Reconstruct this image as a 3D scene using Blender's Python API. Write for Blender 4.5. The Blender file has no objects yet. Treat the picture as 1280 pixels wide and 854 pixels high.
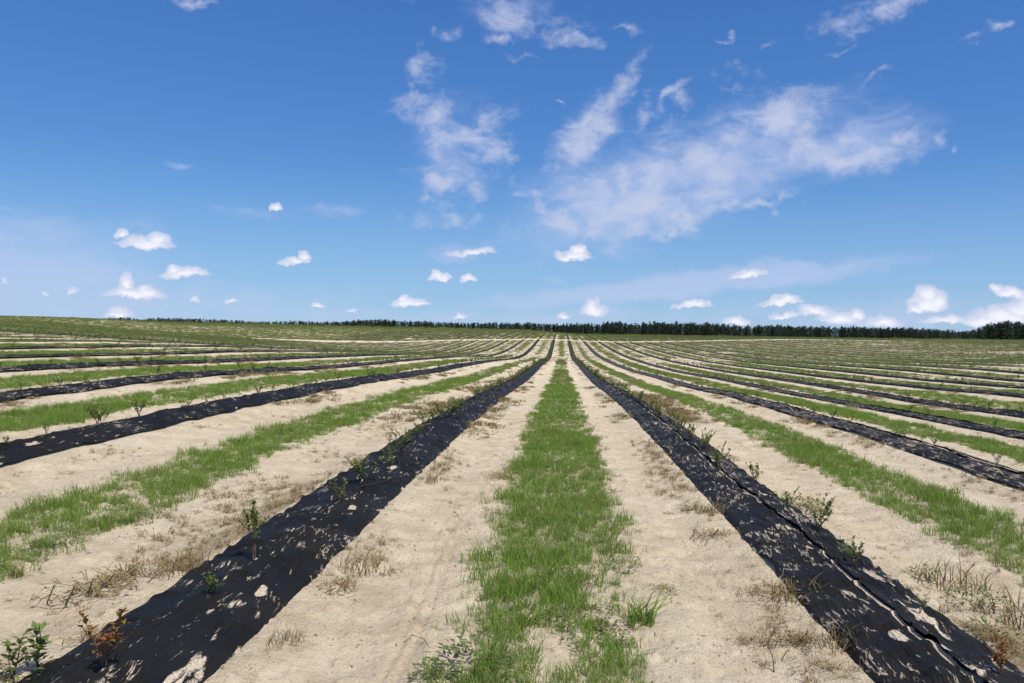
import bpy, math, random
import numpy as np
from mathutils import Vector

# ------------------------------------------------------------------ scene, camera, light
sc = bpy.context.scene
C = sc.collection
R = math.radians
CAM_H, FPX, VPX, HY = 1.60, 1033.0, 702.0, 420.0     # eye height; focal length in px of a 1280 px wide frame
cam_d = bpy.data.cameras.new('camera')
cam = bpy.data.objects.new('camera', cam_d); C.objects.link(cam)
cam.location = (0, 0, CAM_H)
cam.rotation_euler = (R(90), 0, 0)
cam_d.sensor_width = 36.0
cam_d.lens = 36.0 * FPX / 1280
cam_d.shift_x = -(VPX - 640) / 1280
cam_d.shift_y = -(427 - HY) / 1280
cam_d.clip_start = 0.05
cam_d.clip_end = 9000
sc.camera = cam

SUN_EL, SUN_AZ = R(58), R(132)                       # azimuth from +Y towards +X
sun_dir = Vector((math.sin(SUN_AZ) * math.cos(SUN_EL), math.cos(SUN_AZ) * math.cos(SUN_EL), math.sin(SUN_EL)))
sd = bpy.data.lights.new('sun', 'SUN'); sun = bpy.data.objects.new('sun', sd); C.objects.link(sun)
sd.energy = 4.3; sd.angle = R(0.53); sd.color = (1.0, 0.94, 0.82)
sun.rotation_euler = sun_dir.to_track_quat('Z', 'Y').to_euler()

sc.view_settings.view_transform = 'Standard'
sc.view_settings.look = 'None'
sc.view_settings.exposure = 0.18
sc.view_settings.gamma = 1.0
sc.view_settings.use_curve_mapping = False

# ------------------------------------------------------------------ node helpers
class N:
    def __init__(s, tree): s.t = tree
    def new(s, kind, **kw):
        n = s.t.nodes.new(kind)
        for k, v in kw.items(): setattr(n, k, v)
        return n
    def link(s, a, b): s.t.links.new(a, b)
    def put(s, sock, v):
        if isinstance(v, bpy.types.NodeSocket): s.link(v, sock)
        else: sock.default_value = v
    def math(s, op, a, b=None, c=None, clamp=False):
        n = s.new('ShaderNodeMath', operation=op, use_clamp=clamp)
        s.put(n.inputs[0], a)
        if b is not None: s.put(n.inputs[1], b)
        if c is not None: s.put(n.inputs[2], c)
        return n.outputs[0]
    def vmath(s, op, a, b=None):
        n = s.new('ShaderNodeVectorMath', operation=op)
        s.put(n.inputs[0], a)
        if b is not None: s.put(n.inputs[1], b)
        return n.outputs['Value'] if op in ('LENGTH', 'DOT_PRODUCT') else n.outputs[0]
    def scale(s, a, k):
        n = s.new('ShaderNodeVectorMath', operation='SCALE'); s.put(n.inputs[0], a); s.put(n.inputs['Scale'], k)
        return n.outputs[0]
    def ramp(s, v, lo, hi, a=0.0, b=1.0, smooth=True):
        n = s.new('ShaderNodeMapRange', interpolation_type='SMOOTHSTEP' if smooth else 'LINEAR')
        s.put(n.inputs['Value'], v); s.put(n.inputs['From Min'], lo); s.put(n.inputs['From Max'], hi)
        s.put(n.inputs['To Min'], a); s.put(n.inputs['To Max'], b)
        return n.outputs['Result']
    def noise(s, vec, scale, detail=4, rough=0.55, dist=0.0, out='Fac'):
        n = s.new('ShaderNodeTexNoise')
        s.put(n.inputs['Vector'], vec); s.put(n.inputs['Scale'], scale); s.put(n.inputs['Detail'], detail)
        s.put(n.inputs['Roughness'], rough); s.put(n.inputs['Distortion'], dist)
        return n.outputs[out]
    def mix(s, f, a, b):
        n = s.new('ShaderNodeMix', data_type='RGBA')
        s.put(n.inputs[0], f); s.put(n.inputs[6], a); s.put(n.inputs[7], b)
        return n.outputs[2]
    def xyz(s, v):
        n = s.new('ShaderNodeSeparateXYZ'); s.put(n.inputs[0], v); return n.outputs
    def comb(s, x, y, z):
        n = s.new('ShaderNodeCombineXYZ')
        for i, v in enumerate((x, y, z)): s.put(n.inputs[i], v)
        return n.outputs[0]
    def attr(s, name):
        n = s.new('ShaderNodeAttribute'); n.attribute_name = name; return n.outputs['Fac']

# ------------------------------------------------------------------ sky with its clouds (directions in degrees of azimuth / elevation)
def sky_world():
    w = bpy.data.worlds.new('World'); sc.world = w; w.use_nodes = True
    t = w.node_tree; t.nodes.clear(); g = N(t)
    out = g.new('ShaderNodeOutputWorld'); bg = g.new('ShaderNodeBackground'); g.link(bg.outputs[0], out.inputs[0])
    sky = g.new('ShaderNodeTexSky', sky_type='NISHITA')
    sky.sun_disc = False; sky.sun_elevation = SUN_EL; sky.sun_rotation = SUN_AZ
    sky.altitude = 2500; sky.air_density = 1.0; sky.dust_density = SKY_DUST; sky.ozone_density = 6.0
    sr, sg_, sb = g.xyz(sky.outputs[0])[:3]            # deep polarised blue of the photograph: a tone curve per channel
    k = SKY_STR
    base = g.comb(g.math('MULTIPLY', sr, 0.67),
                  g.math('MULTIPLY', g.math('POWER', g.math('MULTIPLY', sg_, k), 0.82), 0.75 / k),
                  g.math('MULTIPLY', g.math('POWER', g.math('MULTIPLY', sb, k), 0.55), 0.84 / k))
    co = g.new('ShaderNodeTexCoord').outputs['Generated']
    d = g.vmath('NORMALIZE', co)
    x, y, z = g.xyz(d)[:3]
    deg = 180 / math.pi
    az = g.math('MULTIPLY', g.math('ARCTAN2', x, y), deg)
    el = g.math('MULTIPLY', g.math('ARCSINE', z), deg)
    p = g.comb(az, el, 0.0)
    base = g.mix(g.ramp(el, 13, -1, 0, 0.62), base, (0.30 / k, 0.455 / k, 0.66 / k, 1))
    n1 = g.noise(d, 7.0, 4, 0.6, out='Color')
    n2 = g.noise(d, 30.0, 4, 0.6, out='Color')
    def warp(src, n, amp):
        return g.vmath('ADD', src, g.scale(g.vmath('SUBTRACT', n, (0.5, 0.5, 0.5)), amp))
    pw = warp(warp(p, n1, 6.0), n2, 2.2)
    pc = warp(warp(p, g.noise(d, 34.0, 3, 0.55, out='Color'), 0.9), g.noise(d, 110.0, 3, 0.6, out='Color'), 0.5)
    def ell(px, py):
        u, v = (px - VPX) / FPX, (HY - py) / FPX
        return math.degrees(math.atan(u)), math.degrees(math.atan(v / math.hypot(1, u)))
    def field(src, blobs, flat=False):
        acc = None
        for b in blobs:
            px, py, rx, ry = b[:4]; ang = b[4] if len(b) > 4 else 0; bias = b[5] if len(b) > 5 else 0
            a, e = ell(px, py); k = 0.0545 * 1.0
            m = g.new('ShaderNodeMapping', vector_type='TEXTURE')
            if acc is None: g.link(src, m.inputs['Vector'])
            else:                            # a nil term that makes the blobs evaluate one after another (small shader stack)
                ma = g.new('ShaderNodeVectorMath', operation='MULTIPLY_ADD')
                g.link(acc, ma.inputs[0]); ma.inputs[1].default_value = (1e-7,) * 3; g.link(src, ma.inputs[2]); g.link(ma.outputs[0], m.inputs['Vector'])
            m.inputs['Location'].default_value = (a, e - (ry * k * .45 if flat else 0), 0)
            m.inputs['Rotation'].default_value = (0, 0, R(ang))
            m.inputs['Scale'].default_value = (rx * k * (1.1 if flat else 1), ry * k * (1.4 if flat else 1), 1)
            q = m.outputs[0]
            if flat: q = g.vmath('MINIMUM', q, g.vmath('MULTIPLY', q, (1, 2.6, 1)))     # flat bases
            L = g.vmath('LENGTH', q)
            if bias: L = g.math('ADD', L, bias)
            if acc is None: acc = L
            else: acc = g.math('SMOOTH_MIN', acc, L, 0.12)
        return acc
    wisp = [(530,98,18,24),(505,130,30,20,-35),(545,160,36,24,-40),(598,176,55,22,20),(618,200,32,20),(548,222,26,20,30),
            (550,265,36,20,20),(592,272,20,14,0,.15),(585,240,28,14,0,.2),(548,50,12,22,30,.3),(508,10,14,14,0,.3),
            (770,122,64,18,50),(738,160,46,30,50),(720,192,38,24,30),(690,212,18,16,60,.1),(843,135,44,12,35,.1),(800,150,30,16,40,.1),
            (664,250,30,13,-28),(705,268,48,18,-12),(790,240,95,46,18),(880,225,100,44,22),(955,165,85,28,20,-.1),(1010,190,80,28,5,.1),(1065,197,80,16,6,-.05),
            (830,278,90,16,8),(955,265,50,8,5,.15),(745,283,22,9,30),(860,150,40,16,30,.4),(1130,166,28,12,10,.15),(1178,160,14,12,0,.2),(1203,175,9,9,0,.2),
            (660,12,60,32,0,-.05),(622,40,34,12,0,.1),(715,40,44,13,-25),(650,66,24,8,0,.25),(780,38,26,8,-15,.45),
            (1090,8,70,20,8),(1068,36,36,14,0,.25),(930,96,34,18,-15,.15),(850,78,9,10,0,.4),(688,132,9,5,0,.1),(1052,62,30,7,0,.45),
            (238,0,30,7,0,.05),(1258,42,24,9,10,.35),(1220,68,30,8,25,.55),(1090,112,40,9,10,.6),(965,66,9,9,0,.5),(912,55,14,5,0,.5)]
    veil = [(790,243,120,46,17,-.45),(905,210,120,42,20,-.5),(1020,190,105,26,8,-.35),(560,185,75,60,-20,.25),(735,165,70,40,50,.25),(640,8,70,26,0,.2),
            (60,385,260,34,0,.05),(10,345,115,46,0,-.6),(130,345,90,34,-8,.35),(130,382,220,34,0,-.2),(425,262,56,9,-8,.3),(310,262,80,10,0,.5),(290,378,140,20,0,.35),
            (860,356,125,8,5,-1.3),(945,343,50,7,6,-1.2),(970,324,18,6,0,.1),(590,315,38,9,4,-.1),(1046,325,36,6,5,.35),(695,348,32,8,0,.35),
            (600,398,700,14,0,.25),(1080,392,220,22,0,.1),(775,393,40,8,0,.05),(760,278,110,16,5,.35),(225,202,14,5,0,.0),(1160,398,60,12,0,-.1)]
    puff = [(184,303,27,9),(196,298,14,8),(152,292,9,6,0,.05),(231,340,27,8),(218,335,10,6),(168,366,34,8),(160,353,9,11),(188,364,16,8),
            (368,326,20,6,0,.1),(381,319,9,8),(345,258,8,6,0,.05),(551,345,16,6),(545,341,8,5),(587,348,11,6),(510,378,23,6),(505,373,9,6),(522,379,18,4,0,.1),
            (396,381,9,4),(575,393,8,4,0,.1),(717,319,26,7),(722,311,11,9),(708,320,12,6),(743,388,18,8),(740,381,12,10),(703,396,8,5,0,.05),
            (867,380,25,6),(862,377,12,5),(920,402,17,6),(975,376,26,7),(984,374,12,6),(980,393,18,5,0,.05),(1020,388,24,9,0,.05),(1050,396,28,9,0,.05),(1072,392,10,8),
            (1103,401,26,8,0,.05),(1160,376,20,14),(1158,364,13,11),(1172,372,10,12),(1146,384,12,8),(1262,366,22,8,-18),(1246,359,8,6),(1255,394,40,12),(1278,384,20,12),
            (1228,400,28,8),(1185,400,36,6,0,.1),(150,390,16,6,0,.1),(245,375,10,6,0,.35),(290,378,8,4,0,.2),(590,314,34,6,3,.15),(88,362,12,6,0,.45),(935,343,24,6,6,.05),(4,348,6,7,0,.4),(55,368,10,5,0,.5),(440,385,9,3,0,.3)]
    # the rest of the sky, out of the frame: the same scattered fair-weather clouds
    for k in range(16):
        a = R(62 + k * 15.5); r_ = 18 + (k * 7) % 15; e = 9 + (k * 13) % 9
        wisp.append(None)
    ow = [( (62 + k * 15.5), 16 + (k * 13) % 22, 8 + (k * 5) % 7, 3 + (k * 3) % 3) for k in range(16)]
    wisp = [w_ for w_ in wisp if w_]
    Dw = field(pw, wisp)
    for (a, e, rx, ry) in ow:
        a = a if a < 180 else a - 360
        m = g.new('ShaderNodeMapping', vector_type='TEXTURE'); g.link(pw, m.inputs['Vector'])
        m.inputs['Location'].default_value = (a, e, 0); m.inputs['Scale'].default_value = (rx, ry, 1)
        Dw = g.math('SMOOTH_MIN', Dw, g.vmath('LENGTH', m.outputs[0]), 0.12)
    ambient_veil = g.math('MULTIPLY', g.ramp(el, 28, 50), g.ramp(g.noise(g.vmath('MULTIPLY', d, (1, 1, 2)), 2.6, 6, 0.62, 0.5), 0.30, 0.60, 0, 0.8))  # thin veil overhead, out of view, added to make the skylight less blue
    Dv = field(warp(warp(p, n1, 2.0), n2, 1.2), veil)
    Dp = field(pc, puff, True)
    fine = g.noise(g.vmath('MULTIPLY', d, (1, 1, 1.6)), 46.0, 6, 0.68, 0.4)
    mid = g.noise(g.vmath('MULTIPLY', d, (1, 1, 2.2)), 17.0, 5, 0.6, 0.6)
    # wisps: soft, broken
    aw = g.math('SUBTRACT', 1.25, Dw)
    aw = g.math('ADD', aw, g.math('MULTIPLY', g.math('SUBTRACT', fine, 0.5), 1.7))
    aw = g.math('ADD', aw, g.math('MULTIPLY', g.math('SUBTRACT', mid, 0.5), 1.5))
    aw = g.ramp(aw, 0.0, 1.45, 0.0, 0.70)
    av = g.math('ADD', g.math('SUBTRACT', 1.25, Dv), g.math('MULTIPLY', g.math('SUBTRACT', mid, 0.5), 2.0))
    av = g.ramp(av, -0.1, 1.5, 0.0, 0.56)
    ap0 = g.math('ADD', g.math('SUBTRACT', 1.08, Dp), g.math('MULTIPLY', g.math('SUBTRACT', fine, 0.5), 0.7))
    ap = g.ramp(ap0, 0.0, 0.34, 0.0, 0.93)
    S = 1.0 / SKY_STR
    colw = (0.54 * S, 0.575 * S, 0.72 * S, 1)
    colv = (0.47 * S, 0.54 * S, 0.76 * S, 1)
    colp = g.mix(g.ramp(ap0, 0.25, 0.95), (0.55 * S, 0.60 * S, 0.76 * S, 1), (0.83 * S, 0.83 * S, 0.90 * S, 1))
    c = g.mix(ambient_veil, base, colw)
    c = g.mix(av, c, colv)
    c = g.mix(aw, c, colw)
    c = g.mix(ap, c, colp)
    g.link(c, bg.inputs[0]); bg.inputs[1].default_value = SKY_STR
SKY_STR, SKY_DUST = 0.10, 0.1
sky_world()

# ------------------------------------------------------------------ numeric noise
rng = np.random.default_rng(11)
random.seed(5)
TAB = rng.random((256, 256)).astype(np.float64)
def vnoise(x, y, s=0):
    x = np.asarray(x, float) + s * 17.31; y = np.asarray(y, float) + s * 9.77
    xi = np.floor(x).astype(int); yi = np.floor(y).astype(int)
    fx = x - xi; fy = y - yi
    fx = fx * fx * (3 - 2 * fx); fy = fy * fy * (3 - 2 * fy)
    a = TAB[xi & 255, yi & 255]; b = TAB[(xi + 1) & 255, yi & 255]
    c = TAB[xi & 255, (yi + 1) & 255]; d = TAB[(xi + 1) & 255, (yi + 1) & 255]
    return (a + (b - a) * fx) * (1 - fy) + (c + (d - c) * fx) * fy
def fbm(x, y, s=0, o=4):
    r = 0; a = 1; t = 0
    for k in range(o):
        r = r + a * vnoise(x * 2 ** k * 1.03, y * 2 ** k * 0.97, s + k * 3); t += a; a *= 0.5
    return r / t
def sst(a, b, v):
    t = np.clip((v - a) / (b - a), 0, 1); return t * t * (3 - 2 * t)

# ------------------------------------------------------------------ terrain: surveyed heights, smoothly joined
PTS = [(0,-8,0),(0,0,0),(0,5,0),(0,12,-.03),(0,20,-.13),(0,34,-.5),(0,40,-.65),(0,55,-.85),(0,69,-1.0),(0,95,-1.4),(0,131,-1.75),(0,156,-1.05),(0,192,-.13),(0,212,.57),(0,265,1.6),(0,320,2.45),
 (-5.8,5,.2),(-5.8,8.5,.30),(-5.8,22,.24),(-5.8,29.5,.08),(-5.8,45,-.15),(-5.8,79,-.73),(-5.8,205,.55),
 (-9.6,14,.49),(-9.6,20.4,.53),(-9.6,36.5,.22),(-9.6,49,.08),(-9.6,73,-.3),
 (-13.4,19.7,.73),(-13.4,28.4,.62),(-13.4,51,.29),(-17.2,25.3,.88),(-17.2,36.5,.75),(-17.2,45,.70),(-21,31,1.07),(-21,43,1.0),
 (-24.8,36.5,1.29),(-40,59,1.85),(-60,88,2.5),(-100,147,4.2),(-150,220,6.3),(-150,260,7.2),(-45,90,1.0),(-40,130,-.2),
 (-20,100,-.5),(-20,150,-1.1),(-45,170,-.6),(-26,212,.55),(-60,212,.25),(-94,320,4.6),(-155,320,6.4),(-90,200,1.5),(-217,320,8.2),(-240,260,8.2),(-30,320,3.2),(-110,250,3.4),
 (5.64,5,-.2),(5.64,10,-.23),(5.64,14.6,-.23),(5.64,26.7,-.39),(5.64,47.8,-.85),(5.64,112,-1.5),(9.44,16.9,-.52),(9.44,24.5,-.63),(9.44,44,-.95),(9.44,65,-1.3),(9.44,122,-1.45),
 (13.2,23.6,-.75),(13.2,30,-.9),(13.2,62,-1.25),(17,30.3,-.68),(20.8,37,-.8),(24.6,44,-.9),(28.4,50.8,-.78),(32.2,57.5,-.62),(60,107,-.65),(40,110,-1.1),(20,150,-1.0),(60,160,-.4),
 (62,212,.65),(119,212,.0),(90,150,-.2),(60,320,1.35),(110,320,.6),(180,320,-.15),(200,360,-.3),
 (-22,8,1.0),(-40,20,1.7),(25,8,-.6),(40,25,-.5),(120,100,.2),(-120,80,5.0),
 (0,600,3.3),(-94,600,7.3),(-200,600,9.5),(-400,600,14),(120,600,1.0),(330,600,-1.5),(0,440,3.0),(150,440,.3),(-200,440,8.4),(300,300,-.6)]
def tuv(x, y):
    return np.arcsinh(np.clip(x, -420, 420) / 14.0), np.arcsinh(np.clip(y, -8, 640) / 32.0) * 1.3
_P = np.array(PTS, float); _U, _V = tuv(_P[:, 0], _P[:, 1])
def _k(r2): return 0.5 * r2 * np.log(r2 + 1e-12)
_n = len(_P); _A = np.zeros((_n + 3, _n + 3))
_A[:_n, :_n] = _k((_U[:, None] - _U[None]) ** 2 + (_V[:, None] - _V[None]) ** 2) + np.eye(_n) * 0.004
_A[:_n, _n] = 1; _A[:_n, _n + 1] = _U; _A[:_n, _n + 2] = _V; _A[_n:, :_n] = _A[:_n, _n:].T
_W = np.linalg.solve(_A, np.concatenate([_P[:, 2], [0, 0, 0]]))
def terrain(x, y):
    x = np.asarray(x, float); y = np.asarray(y, float)
    u, v = tuv(x, y); sh = u.shape; u = u.ravel(); v = v.ravel(); r = _W[_n] + _W[_n + 1] * u + _W[_n + 2] * v
    for i in range(_n): r = r + _W[i] * _k((u - _U[i]) ** 2 + (v - _V[i]) ** 2)
    r = r.reshape(sh)
    far = np.clip(y - 700, 0, None)
    return r - far * 0.002

SP = 3.8; XS0 = -1.95                       # row spacing, x of the black strip left of the camera
def wig(y): return 0.05 * (fbm(np.zeros_like(y) + 3.1, y * 0.22, 4, 2) - .5) * 2
def srow(x, y):                              # signed distance to the nearest black strip
    return (x - XS0 - wig(y) + SP / 2) % SP - SP / 2
def grow(x, y):                              # signed distance to the nearest grass strip centre
    return (x - XS0 - wig(y)) % SP - SP / 2
PATH_Y = 212.0
def inrows(y): return sst(330, 318, y) * (1 - sst(4.5, 2.6, np.abs(y - PATH_Y)))
def ground(x, y, micro=True):
    x = np.asarray(x, float); y = np.asarray(y, float)
    h = terrain(x, y)
    t = srow(x, y); near = sst(110, 45, y)
    row = np.round((x - XS0) / SP)
    amp = np.where(row == -1, .17, np.where(row == 0, .09, .10)) + .05 * (vnoise(row * 7.3, y * .35, 2) - .5)
    mound = amp * np.exp(-(t / .40) ** 2)
    h = h + mound * near
    tt = grow(x, y)
    lane = np.exp(-((np.abs(tt) - 1.02) / .22) ** 2)
    h = h - .030 * lane * near
    if micro:
        cover = sst(.34, .46, np.abs(t))
        m = .045 * (fbm(x * 1.1, y * .8, 20, 3) - .5) + .022 * (fbm(x * 6, y * 6, 30, 3) - .5)
        cl = fbm(x * 13, y * 13, 41, 2); m = m + .030 * np.clip(cl - .60, 0, 1) / .3 + .014 * (fbm(x * 3.1, y * 3.1, 47, 3) - .5) + .010 * (fbm(x * 17, y * 17, 49, 2) - .5)
        ft = vnoise(x * 4.2, y * 3.1, 55); m = m - .022 * sst(.80, .93, ft)
        m = m * (1 - .45 * lane)
        # tractor tread prints across the wheel lanes
        pr = np.sin(y * 20 + 5 * np.abs(tt) + 2.5 * vnoise(x * 2, y * .6, 9)) * lane * sst(.42, .62, fbm(x * .5 + row, y * .25, 50, 2))
        m = m + .014 * pr
        # narrow bicycle-like double rut on the left of the central grass
        xr = -.80 + .045 * np.sin(y * .55 + 1.2) + .02 * np.sin(y * 1.7)
        for off, dp in ((-.035, .026), (.035, .022)):
            m = m - dp * np.exp(-((x - xr - off) / .016) ** 2) * sst(16, 9, y)
        m = m + .012 * np.exp(-((x - xr) / .014) ** 2) * sst(16, 9, y)
        # wavy creases from wind and runoff
        rd = 1 - np.abs(2 * fbm(x * 1.6 + y * .35, y * .9, 61, 3) - 1); m = m - .014 * sst(.90, 1.0, rd)
        h = h + m * cover * sst(80, 25, y) - .02 * (1 - cover) * near
    return h

# ------------------------------------------------------------------ mesh helpers
def mesh(name, v, f, mat=None, smooth=False, attrs=None):
    me = bpy.data.meshes.new(name)
    v = np.asarray(v, np.float32); me.vertices.add(len(v)); me.vertices.foreach_set('co', v.ravel())
    if len(f):
        if isinstance(f, np.ndarray):
            k = f.shape[1]; flat = f.ravel(); n = len(f); st = np.arange(n) * k
        else:
            n = len(f); ln = np.array([len(q) for q in f]); st = np.concatenate([[0], np.cumsum(ln)[:-1]])
            flat = np.array([i for q in f for i in q])
        me.loops.add(len(flat)); me.polygons.add(n)
        me.loops.foreach_set('vertex_index', flat.astype(np.int32))
        me.polygons.foreach_set('loop_start', st.astype(np.int32))
        me.polygons.foreach_set('use_smooth', np.full(n, smooth))
    for k_, a in (attrs or {}).items():
        a = np.asarray(a, np.float32)
        if a.ndim == 2: me.attributes.new(k_, 'FLOAT_VECTOR', 'POINT').data.foreach_set('vector', a.ravel())
        else: me.attributes.new(k_, 'FLOAT', 'POINT').data.foreach_set('value', a)
    if mat:
        for m in (mat if isinstance(mat, (list, tuple)) else [mat]): me.materials.append(m)
    me.update(calc_edges=True); me.validate()
    return me
def link(name, data, parent=None, loc=None):
    o = bpy.data.objects.new(name, data); C.objects.link(o)
    if parent: o.parent = parent
    if loc is not None: o.location = loc
    return o
def tag(o, label=None, cat=None, group=None, kind=None):
    if label: o['label'] = label
    if cat: o['category'] = cat
    if group: o['group'] = group
    if kind: o['kind'] = kind
    return o
def grid_faces(nr, nc):
    i = np.arange(nr - 1)[:, None] * nc + np.arange(nc - 1)[None]
    return np.stack([i, i + 1, i + nc + 1, i + nc], -1).reshape(-1, 4)
def at(px, py):
    """point of the ground that shows at this place of the photograph"""
    d = np.exp(np.linspace(math.log(2.2), math.log(500), 1500))
    X = (px - VPX) / FPX * d; Z = CAM_H + (HY - py) / FPX * d
    k = np.argmax(Z < ground(X, d, False))
    return float(X[k]), float(d[k]), float(ground(X[k], d[k], False))
ORD = ['', 'first', 'second', 'third', 'fourth', 'fifth', 'sixth', 'seventh', 'eighth', 'ninth', 'tenth', 'eleventh', 'twelfth', 'thirteenth',
       'fourteenth', 'fifteenth', 'sixteenth', 'seventeenth', 'eighteenth', 'nineteenth']
TEN = {2: 'twent', 3: 'thirt', 4: 'fort', 5: 'fift', 6: 'sixt', 7: 'sevent', 8: 'eight', 9: 'ninet'}
def nth(n):
    if n < 20: return ORD[n]
    if n >= 100: return 'hundred-and-' + nth(n - 100) if n % 100 and n < 200 else 'hundredth' if n == 100 else 'two-hundredth' if n == 200 else 'three-hundredth' if n == 300 else 'two-hundred-and-' + nth(n - 200)
    return TEN[n // 10] + 'ieth' if n % 10 == 0 else TEN[n // 10] + 'y-' + ORD[n % 10]
def rowname(n):                              # strips: n <= 0 lie left of the central grass
    return f'{nth(1 - n)} black strip left of the grass' if n <= 0 else f'{nth(n)} black strip right of the grass'

# ------------------------------------------------------------------ materials
def material(name):
    m = bpy.data.materials.new(name); m.use_nodes = True
    t = m.node_tree; g = N(t); b = t.nodes['Principled BSDF']
    return m, g, b

def ground_material():
    m, g, b = material('sandy_soil')
    geo = g.new('ShaderNodeNewGeometry'); P = geo.outputs['Position']
    X, Y, Z = g.xyz(P)[:3]
    flat = g.comb(X, Y, 0.0)
    grain = g.noise(flat, 160, 3, 0.7); sm = g.noise(flat, 22, 5, 0.65); md = g.noise(flat, 3.2, 5, 0.6); lg = g.noise(flat, 0.35, 4, 0.6); vl = g.noise(flat, 0.05, 4, 0.6)
    col = g.mix(g.ramp(md, 0.30, 0.70), (0.50, 0.405, 0.275, 1), (0.69, 0.58, 0.42, 1))
    col = g.mix(g.ramp(lg, 0.35, 0.7, 0, 0.55), col, (0.70, 0.605, 0.465, 1))
    col = g.mix(g.ramp(sm, 0.50, 0.75, 0, 0.45), col, (0.36, 0.265, 0.175, 1))
    col = g.mix(g.ramp(grain, 0.60, 0.8, 0, 0.35), col, (0.26, 0.19, 0.13, 1))
    # scattered dark crumbs of dead plants
    cr = g.math('MULTIPLY', g.ramp(g.noise(flat, 38, 4, 0.62), 0.62, 0.70), g.ramp(g.noise(flat, 1.7, 3, 0.6), 0.38, 0.56))
    br = g.math('MULTIPLY', g.ramp(g.noise(g.comb(g.math('MULTIPLY', X, 1.6), Y, 2.0), 7.5, 6, 0.72), 0.52, 0.68), g.ramp(g.noise(flat, 0.9, 3, 0.6), 0.42, 0.60))
    col = g.mix(g.math('MULTIPLY', br, 0.50), col, (0.27, 0.20, 0.125, 1))
    col = g.mix(g.math('MULTIPLY', cr, 0.75), col, (0.10, 0.07, 0.045, 1))
    bits = g.new('ShaderNodeTexVoronoi', feature='F1'); bits.inputs['Scale'].default_value = 30.0; bits.inputs['Randomness'].default_value = 1.0
    g.link(g.vmath('ADD', g.vmath('MULTIPLY', flat, (1.0, 0.55, 1.0)), g.scale(g.noise(flat, 14, 3, 0.6, out='Color'), 0.10)), bits.inputs['Vector'])
    pick_ = g.ramp(g.xyz(bits.outputs['Color'])[0], 0.62, 0.66)
    bm = g.math('MULTIPLY', g.ramp(bits.outputs['Distance'], 0.30, 0.16), g.math('MULTIPLY', pick_, g.ramp(g.noise(flat, 1.3, 4, 0.65), 0.36, 0.54)))
    col = g.mix(g.math('MULTIPLY', bm, 0.85), col, g.mix(g.xyz(bits.outputs['Color'])[1], (0.09, 0.06, 0.04, 1), (0.26, 0.19, 0.11, 1)))
    dry = g.attr('dry'); veg = g.attr('veg')
    dn = g.ramp(g.math('ADD', dry, g.math('MULTIPLY', g.math('SUBTRACT', sm, 0.5), 1.3)), 0.35, 1.0, 0, 0.7)
    col = g.mix(dn, col, g.mix(sm, (0.17, 0.12, 0.07, 1), (0.32, 0.23, 0.13, 1)))
    # ground between grass blades: litter and moss nearby, a closed green sward where it is far
    vn = g.ramp(g.math('ADD', veg, g.math('MULTIPLY', g.math('SUBTRACT', g.noise(flat, 9, 5, 0.7), 0.5), 1.2)), 0.35, 0.95, 0, 1)
    far = g.ramp(Y, 25, 95, 0.35, 0.92)
    gcol = g.mix(g.noise(flat, 1.1, 5, 0.7), (0.13, 0.15, 0.048, 1), (0.29, 0.265, 0.12, 1))
    gcol = g.mix(g.ramp(vl, 0.4, 0.65, 0, 0.6), gcol, (0.25, 0.215, 0.12, 1))
    col = g.mix(g.math('MULTIPLY', vn, far), col, gcol)
    g.link(col, b.inputs['Base Color']); b.inputs['Roughness'].default_value = 0.95
    b.inputs['Specular IOR Level'].default_value = 0.15
    bh = g.math('ADD', g.math('MULTIPLY', grain, 0.25), g.math('ADD', sm, g.math('MULTIPLY', g.noise(flat, 60, 4, 0.65), 0.5)))
    bp = g.new('ShaderNodeBump'); bp.inputs['Strength'].default_value = 0.9; bp.inputs['Distance'].default_value = 0.045
    g.link(bh, bp.inputs['Height']); g.link(bp.outputs[0], b.inputs['Normal'])
    return m

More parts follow.
